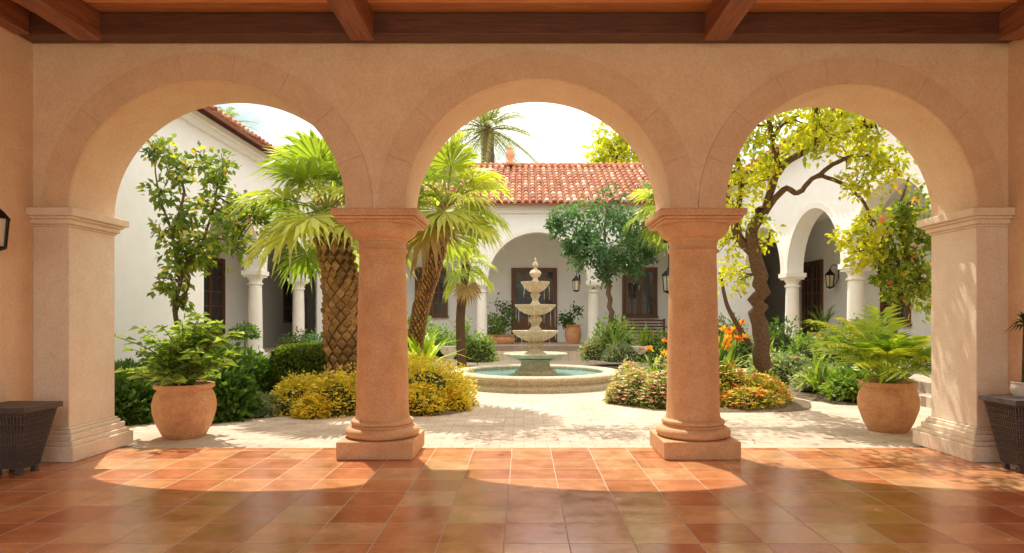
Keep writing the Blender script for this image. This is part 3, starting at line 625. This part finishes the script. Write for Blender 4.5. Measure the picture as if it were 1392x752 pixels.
def spiky(name,c,n,L,cols,w=.07,el0=35,flw=None,par=None):
    e=par or group(name); lb=LB()
    for i in range(n):
        az=random.random()*6.28; el=R(random.uniform(el0,85)); d=np.array([math.cos(az)*math.cos(el),math.sin(az)*math.cos(el),math.sin(el)]); l_=L*random.uniform(.6,1.1)
        p=np.array(c)+rng.normal(size=3)*np.array([.05,.05,0]); t=rng.random(); col=np.array(cols[0])*(1-t)+np.array(cols[1])*t
        nn=np.array([-math.cos(az)*math.sin(el),-math.sin(az)*math.sin(el),math.cos(el)]); lb.add(p,d,nn,l_,w,col,.12,.45)
        lb.add(p+d*l_*.55,nz(d-np.array([0,0,.5])),nn,l_*.6,w*.75,col*1.05,.25,.3)
    lb.obj('blades',M_leaf,e)
    if flw:
        fb=LB(); mb=MB(); mb.col=(.1,.2,.04)
        for i in range(flw[0]):
            az=random.random()*6.28; p=Vector(c)+V(math.cos(az)*L*.35,math.sin(az)*L*.35,L*random.uniform(.75,1.15)); mb.tube([c,p],.01,4)
            for k in range(8):
                fb.add(np.array(p),rng.normal(size=3)+np.array([0,0,.5]),(0,-1,.3),flw[2],flw[2]*.45,flw[1][rng.integers(len(flw[1]))],0)
        fb.obj('blossoms',M_flower,e); mb.obj('stems',M_bark,e)
    return e
spiky('canna_lily_plant',V(3.85,12.9,.1),30,1.2,[(.14,.24,.04),(.36,.46,.08)],.11,50,(15,[(.9,.3,.03),(.9,.55,.05),(.75,.06,.04)],.12))
spiky('canna_lily_plant',V(3.45,12.5,.1),22,1.1,[(.16,.26,.04),(.38,.48,.08)],.10,50,(12,[(.9,.3,.03),(.9,.6,.05)],.11))
spiky('canna_lily_plant',V(2.5,12.6,.1),18,.9,[(.16,.26,.04),(.38,.48,.08)],.08,50,(7,[(.9,.25,.05),(.9,.6,.05)],.09))
spiky('strappy_leaf_plant',V(-2.05,13.3,.4),44,1.1,[(.30,.46,.05),(.58,.68,.10)],.13,12)
S=lambda x,y,d: P(x,y,d)
def farshrub(name,x,y,d,rx,h,cols,size=.1,n=1100,fl=None):
    c=S(x,y,d); shrub(name,[(V(c.x,c.y,max(-.03,c.z)),rx,rx*.8,h)],size,cols,n,fl,fs=.07)
RF=[(.8,.08,.06),(.85,.35,.3),(.9,.6,.62)]
farshrub('far_shrub',650,492,20.5,.6,.85,G_MID); farshrub('far_shrub',632,488,21.5,.5,.7,G_DARK); farshrub('far_shrub',585,485,21,.9,1.0,G_MID)
farshrub('far_shrub',835,490,22,.75,1.35,G_MID,.13); farshrub('rose_bush',808,489,21.5,.45,.65,[(.2,.26,.15),(.42,.48,.3)],fl=(18,RF)); farshrub('far_shrub',845,492,20.5,.6,.55,[(.2,.26,.18),(.42,.46,.32)],.08)
farshrub('rose_bush',893,492,20.5,.8,.9,G_MID,.1,1100,(40,RF))
farshrub('far_shrub',558,492,19,.6,.9,G_MID)
farshrub('rose_bush',405,500,19.5,.6,1.0,G_DARK,.1,1000,(20,[(.75,.06,.05),(.8,.3,.05)]))
farshrub('far_shrub',430,500,18.5,.6,.9,G_BLUE)
for (x,y,d,rx,h,cc) in [(1000,500,18.5,.7,1.0,G_MID),(1060,502,17.5,.7,1.2,G_DARK),(1100,508,16,.7,.9,G_MID),(1150,515,14.5,.7,1.1,G_MID),(1185,520,13.2,.6,1.2,G_DARK),(1075,515,15.5,.5,.5,[(.2,.26,.18),(.45,.5,.36)]),(1120,530,13.8,.6,.45,[(.2,.28,.14),(.45,.5,.3)]),(1160,540,12.6,.55,.5,G_MID),(1050,512,15.8,.6,.5,[(.2,.28,.14),(.45,.5,.3)]),(985,480,22,.8,1.1,G_DARK)]:
    farshrub('border_shrub',x,y,d,rx,h,cc,.11,1100,(10,PF) if d<16 else None)
spiky('bromeliad_plant',V(6.0,16.5,.2),34,1.0,[(.13,.21,.04),(.34,.42,.08)],.09,30)
spiky('bromeliad_plant',V(5.9,13.2,.1),34,.9,[(.13,.22,.04),(.36,.45,.08)],.08,25)
spiky('bromeliad_plant',V(2.95,21.3,.3),40,1.3,[(.13,.22,.06),(.34,.44,.12)],.09,35)
# ---------------------------------------------------------------- pots
def potprof(r,h): return [(.0,0),(r*.62,0),(r*.66,.02*h),(r*.82,.2*h),(r*.97,.45*h),(r,.62*h),(r*.93,.80*h),(r*.84,.88*h),(r*.86,.91*h),(r*.93,.92*h),(r*.95,.96*h),(r*.93,1.0*h),(r*.80,1.0*h),(r*.78,.93*h),(0,.92*h)]
def pot(e,c,r,h,m=None,prof=None):
    b=MB(); b.lathe(prof or potprof(r,h),c[0],c[1],c[2],48); b.obj('pot',m or M_terra,e,smooth=True,auto=True)
    b=MB(); b.lathe([(0,h*.935),(r*.77,h*.93)],c[0],c[1],c[2],24); b.obj('potting_soil',M_soil,e)
e=group('potted_leafy_plant'); c=V(-4.60,8.98,-.03); pot(e,c,.40,.72)
mb=MB(); mb.col=(.18,.16,.07); lb=LB(); top=c+V(0,0,.68)
for i in range(52):
    az=random.random()*6.28; rr=random.uniform(.1,.85); hh=random.uniform(.15,1.05)*(1.05-rr*.45); tip=top+V(math.cos(az)*rr,math.sin(az)*rr*.8,hh); mid=top+V(math.cos(az)*rr*.4,math.sin(az)*rr*.35,hh*.65)
    q=smooth_path([top+V(random.uniform(-.1,.1),random.uniform(-.1,.1),0),mid,tip],4); mb.tube(q,[.012-.001*k for k in range(9)],5)
    for k in range(3,9):
        for j in range(3):
            a=random.random()*6.28; t=rng.random(); col=np.array((.09,.17,.035))*(1-t)+np.array((.44,.54,.12))*t
            d=np.array([math.cos(a),math.sin(a),.1+.3*random.random()]); l_=random.uniform(.12,.21)
            lb.add(np.array(q[k]),d,(rng.normal()*.35,rng.normal()*.35-.3,1),l_,l_*.52,col,.35)
mb.obj('stems',M_bark,e); lb.obj('leaves',M_leaf,e)
e=group('potted_palm_plant'); c=V(5.20,9.45,-.03); pot(e,c,.40,.70)
mb=MB(); mb.col=(.35,.40,.09); lb=LB(); top=c+V(0,0,.66)
for i in range(26):
    az=i*2.4+random.uniform(-.4,.4); el=R(random.uniform(35,88)); d=V(math.cos(az)*math.cos(el),math.sin(az)*math.cos(el),math.sin(el))
    o_=top+V(math.cos(az)*.08,math.sin(az)*.08,0); L_=random.uniform(.65,1.4)
    frond(lb,mb,o_,d,L_,9,.46,random.uniform(.12,.5),[(.12,.24,.035),(.46,.58,.09)],.06,.009,.42)
for i in range(16):   # broad arching blades at the base
    az=random.random()*6.28; el=R(random.uniform(15,60)); d=np.array([math.cos(az)*math.cos(el),math.sin(az)*math.cos(el),math.sin(el)]); t=rng.random()
    lb.add(np.array(top),d,(-d[0]*.6,-d[1]*.6,1),random.uniform(.5,.85),.09,np.array((.14,.26,.04))*(1-t)+np.array((.5,.6,.1))*t,.35,.5)
for az,el,L in ((2.95,57,1.85),(3.35,48,1.5),(2.6,68,1.6),(.3,62,1.2),(3.7,38,1.15),(5.2,45,1.1),(4.2,50,1.2)):
    d=V(math.cos(az)*math.cos(R(el)),math.sin(az)*math.cos(R(el)),math.sin(R(el))); frond(lb,mb,top,d,L,16,.42,.36,[(.46,.54,.07),(.68,.68,.10)],.05,.011,.45)
mb.obj('stems',M_bark,e); lb.obj('leaves',M_leaf,e)
def farpot(x,y,d,r,h,plant,m=None,name='potted_plant',bowl_=False):
    e=group(name); c=S(x,y,d); pr=None
    if bowl_: pr=[(0,0),(r*.45,0),(r*.42,.08*h),(r*.30,.2*h),(r*.35,.3*h),(r*.75,.55*h),(r*.95,.85*h),(r,.97*h),(r*.96,h),(r*.85,h),(r*.8,.93*h),(0,.92*h)]
    pot(e,c,r,h,m,pr); t=c+V(0,0,h*.9); lb=LB()
    if plant=='bush': cloud(lb,t+V(0,0,r*1.2),(r*1.5,r*1.5,r*1.3),600,.13,G_MID,10,.4)
    elif plant=='dark': cloud(lb,t+V(0,0,r*1.3),(r*1.3,r*1.3,r*1.3),600,.13,G_DARK,10,.4)
    if plant in('bush','dark'): lb.obj('leaves',M_leaf,e)
    else: spiky('',t,26,r*2.2,G_MID,.08,30,par=e)
farpot(779,470,26.6,.33,.85,'dark'); farpot(683,472,26.4,.5,.5,'dark'); farpot(668,472,26.2,.3,.5,'bush')
farpot(612,492,20.3,.36,.5,'bush',M_pwhite,'stone_bowl_planter',True); farpot(875,490,20.5,.42,.45,'spiky',M_pwhite,'stone_bowl_planter',True)
farpot(1118,476,20.5,.45,.55,'spiky',M_terra); farpot(566,492,17.6,.3,.45,'bush',M_pwhite,'stone_bowl_planter',True)
e=group('topiary_tree'); c=S(333,488,14.8); c.z=.0; b=MB(); b.col=(.15,.1,.06); b.tube([c,c+V(0,0,1.2)],.02,6); b.obj('stem',M_bark,e); lb=LB(); dome(lb,c+V(0,0,1.1),.28,.28,.3,600,.07,G_DARK); dome(lb,c+V(0,0,1.1),.28,.28,-.25,300,.07,G_DARK); lb.obj('leaves',M_leaf,e)
e=group('garden_bench'); b=MB(); b.col=(.8,.75,.7); bx,by,bz=4.9,26.9,.5
b.box(bx-.9,bx+.9,by-.25,by+.25,bz+.40,bz+.46); 
for i in range(4): b.box(bx-.9,bx+.9,by+.24,by+.28,bz+.52+i*.12,bz+.60+i*.12)
for sx in(-.85,.85):
    for sy in (-.22,.24): b.box(bx+sx-.035,bx+sx+.035,by+sy-.035,by+sy+.035,bz,bz+(.46 if sy<0 else 1.0))
    b.box(bx+sx-.035,bx+sx+.035,by-.25,by+.25,bz+.64,bz+.68)
b.obj('frame',M_door,e)
# ---------------------------------------------------------------- wicker planters by side walls
def wicker(name,x0,x1,y0,y1,h):
    e=group(name); b=MB(); n=22
    for k in range(n):
        t=k/n; z0=.07+(h-.12)*t; ins=.11*(1-t); f=.6+.9*random.random(); b.col=(.10*f,.075*f,.065*f)
        o=.006*(k%2); b.box(x0+ins-o,x1-ins+o,y0+ins-o,y1-ins+o,z0,z0+(h-.12)/n*.8)
    b.col=(.03,.022,.018); b.box(x0+.12,x1-.12,y0+.12,y1-.12,.07,h-.06)
    b.col=(.14,.11,.09)
    for i in range(14):
        t=(i+.5)/14
        xa=x0+.11+(x1-x0-.22)*t; xb=x0+(x1-x0)*t; b.tube([(xa,y0+.105,.07),(xb,y0-.004,h-.06)],.007,4)
        for xs,sg in ((x0,1),(x1,-1)):
            ya=y0+.11+(y1-y0-.22)*t; yb=y0+(y1-y0)*t; b.tube([(xs+sg*.105,ya,.07),(xs-sg*.004,yb,h-.06)],.007,4)
    b.col=(.11,.085,.075); b.box(x0-.035,x1+.035,y0-.035,y1+.035,h-.055,h)
    for xx in (x0+.14,x1-.14):
        for yy in (y0+.14,y1-.14): b.cbox(xx,yy,.05,.05,0,.09)
    b.obj('woven_body',M_wick,e,bevel=.004); return e
wicker('wicker_planter',-5.43,-4.93,6.52,7.0,.70)
wicker('wicker_planter',4.93,5.36,6.62,7.1,.76)
e=group('potted_spiky_plant'); c=V(5.17,6.86,.76); pot(e,c,.11,.16,M_pwhite); b=MB(); b.col=(.12,.1,.05); b.tube([c+V(0,0,.12),c+V(.02,0,.78)],.014,6); b.obj('stem',M_bark,e)
lb=LB()
for i in range(40):
    az=random.random()*6.28; el=R(random.uniform(-25,75)); d=np.array([math.cos(az)*math.cos(el),math.sin(az)*math.cos(el),math.sin(el)])
    lb.add(np.array(c)+np.array([.02,0,.76]),d,(-d[0]*.3,-d[1]*.3,1),random.uniform(.14,.24),.03,np.array((.03,.055,.03))*random.uniform(.7,1.8),.3)
lb.obj('leaves',M_leaf,e)
lb=LB(); n=70; p=np.stack([rng.uniform(-5,5,n),rng.uniform(8.3,13,n),np.full(n,-.022)],1); a=rng.random(n)*6.28
lb.add(p,np.stack([np.cos(a),np.sin(a),np.full(n,.05)],1),(0,0,1),.06,.035,(.35,.25,.06),0); lb.obj('fallen_leaves',M_leaf)
# ---------------------------------------------------------------- light
EL,AZ=R(61),R(24)
s=V(-math.sin(AZ)*math.cos(EL),math.cos(AZ)*math.cos(EL),math.sin(EL))
L=bpy.data.lights.new('sun','SUN'); L.energy=5; L.angle=R(.5); L.color=(1,.93,.80); so=bpy.data.objects.new('sun',L); scn.collection.objects.link(so); so.rotation_euler=s.to_track_quat('Z','Y').to_euler(); so.location=s*50
wd=bpy.data.worlds.new('World'); scn.world=wd; wd.use_nodes=True; n=wd.node_tree.nodes; l=wd.node_tree.links; bg=n['Background']
sk=n.new('ShaderNodeTexSky'); sk.sky_type='NISHITA'; sk.sun_disc=False; sk.sun_elevation=EL; sk.sun_rotation=-AZ; sk.dust_density=1.0
tc=n.new('ShaderNodeTexCoord'); mp=n.new('ShaderNodeMapping'); mp.inputs['Scale'].default_value=(1,1,2.2); l.new(tc.outputs['Generated'],mp.inputs[0])
no=N(n,'ShaderNodeTexNoise',Scale=2.6,Detail=8,Roughness=.58); l.new(mp.outputs[0],no.inputs['Vector'])
sx=n.new('ShaderNodeSeparateXYZ'); l.new(tc.outputs['Generated'],sx.inputs[0])
mr=n.new('ShaderNodeMapRange'); mr.inputs['From Min'].default_value=.15; mr.inputs['From Max'].default_value=.6; mr.inputs['To Min'].default_value=-.13; mr.inputs['To Max'].default_value=.16; l.new(sx.outputs['Z'],mr.inputs[0])
ad=N(n,'ShaderNodeMath',operation='ADD'); l.new(no.outputs[0],ad.inputs[0]); l.new(mr.outputs[0],ad.inputs[1])
r=ramp(n,[(.34,(.05,.05,.05)),(.54,(.97,.97,.97))]); l.new(ad.outputs[0],r.inputs[0])
mx=n.new('ShaderNodeMixRGB'); l.new(r.outputs[0],mx.inputs[0]); l.new(sk.outputs[0],mx.inputs[1]); mx.inputs[2].default_value=(16.0,15.4,14.4,1)
l.new(mx.outputs[0],bg.inputs[0]); bg.inputs[1].default_value=.15
# ---------------------------------------------------------------- camera
cd=bpy.data.cameras.new('camera'); cam=bpy.data.objects.new('camera',cd); scn.collection.objects.link(cam); scn.camera=cam
cam.location=(0,0,H); cam.rotation_euler=(R(90),0,0); cd.sensor_width=36; cd.lens=F/1392*36; cd.shift_x=-16/1392; cd.shift_y=54/1392; cd.clip_end=2000; cd.clip_start=.05
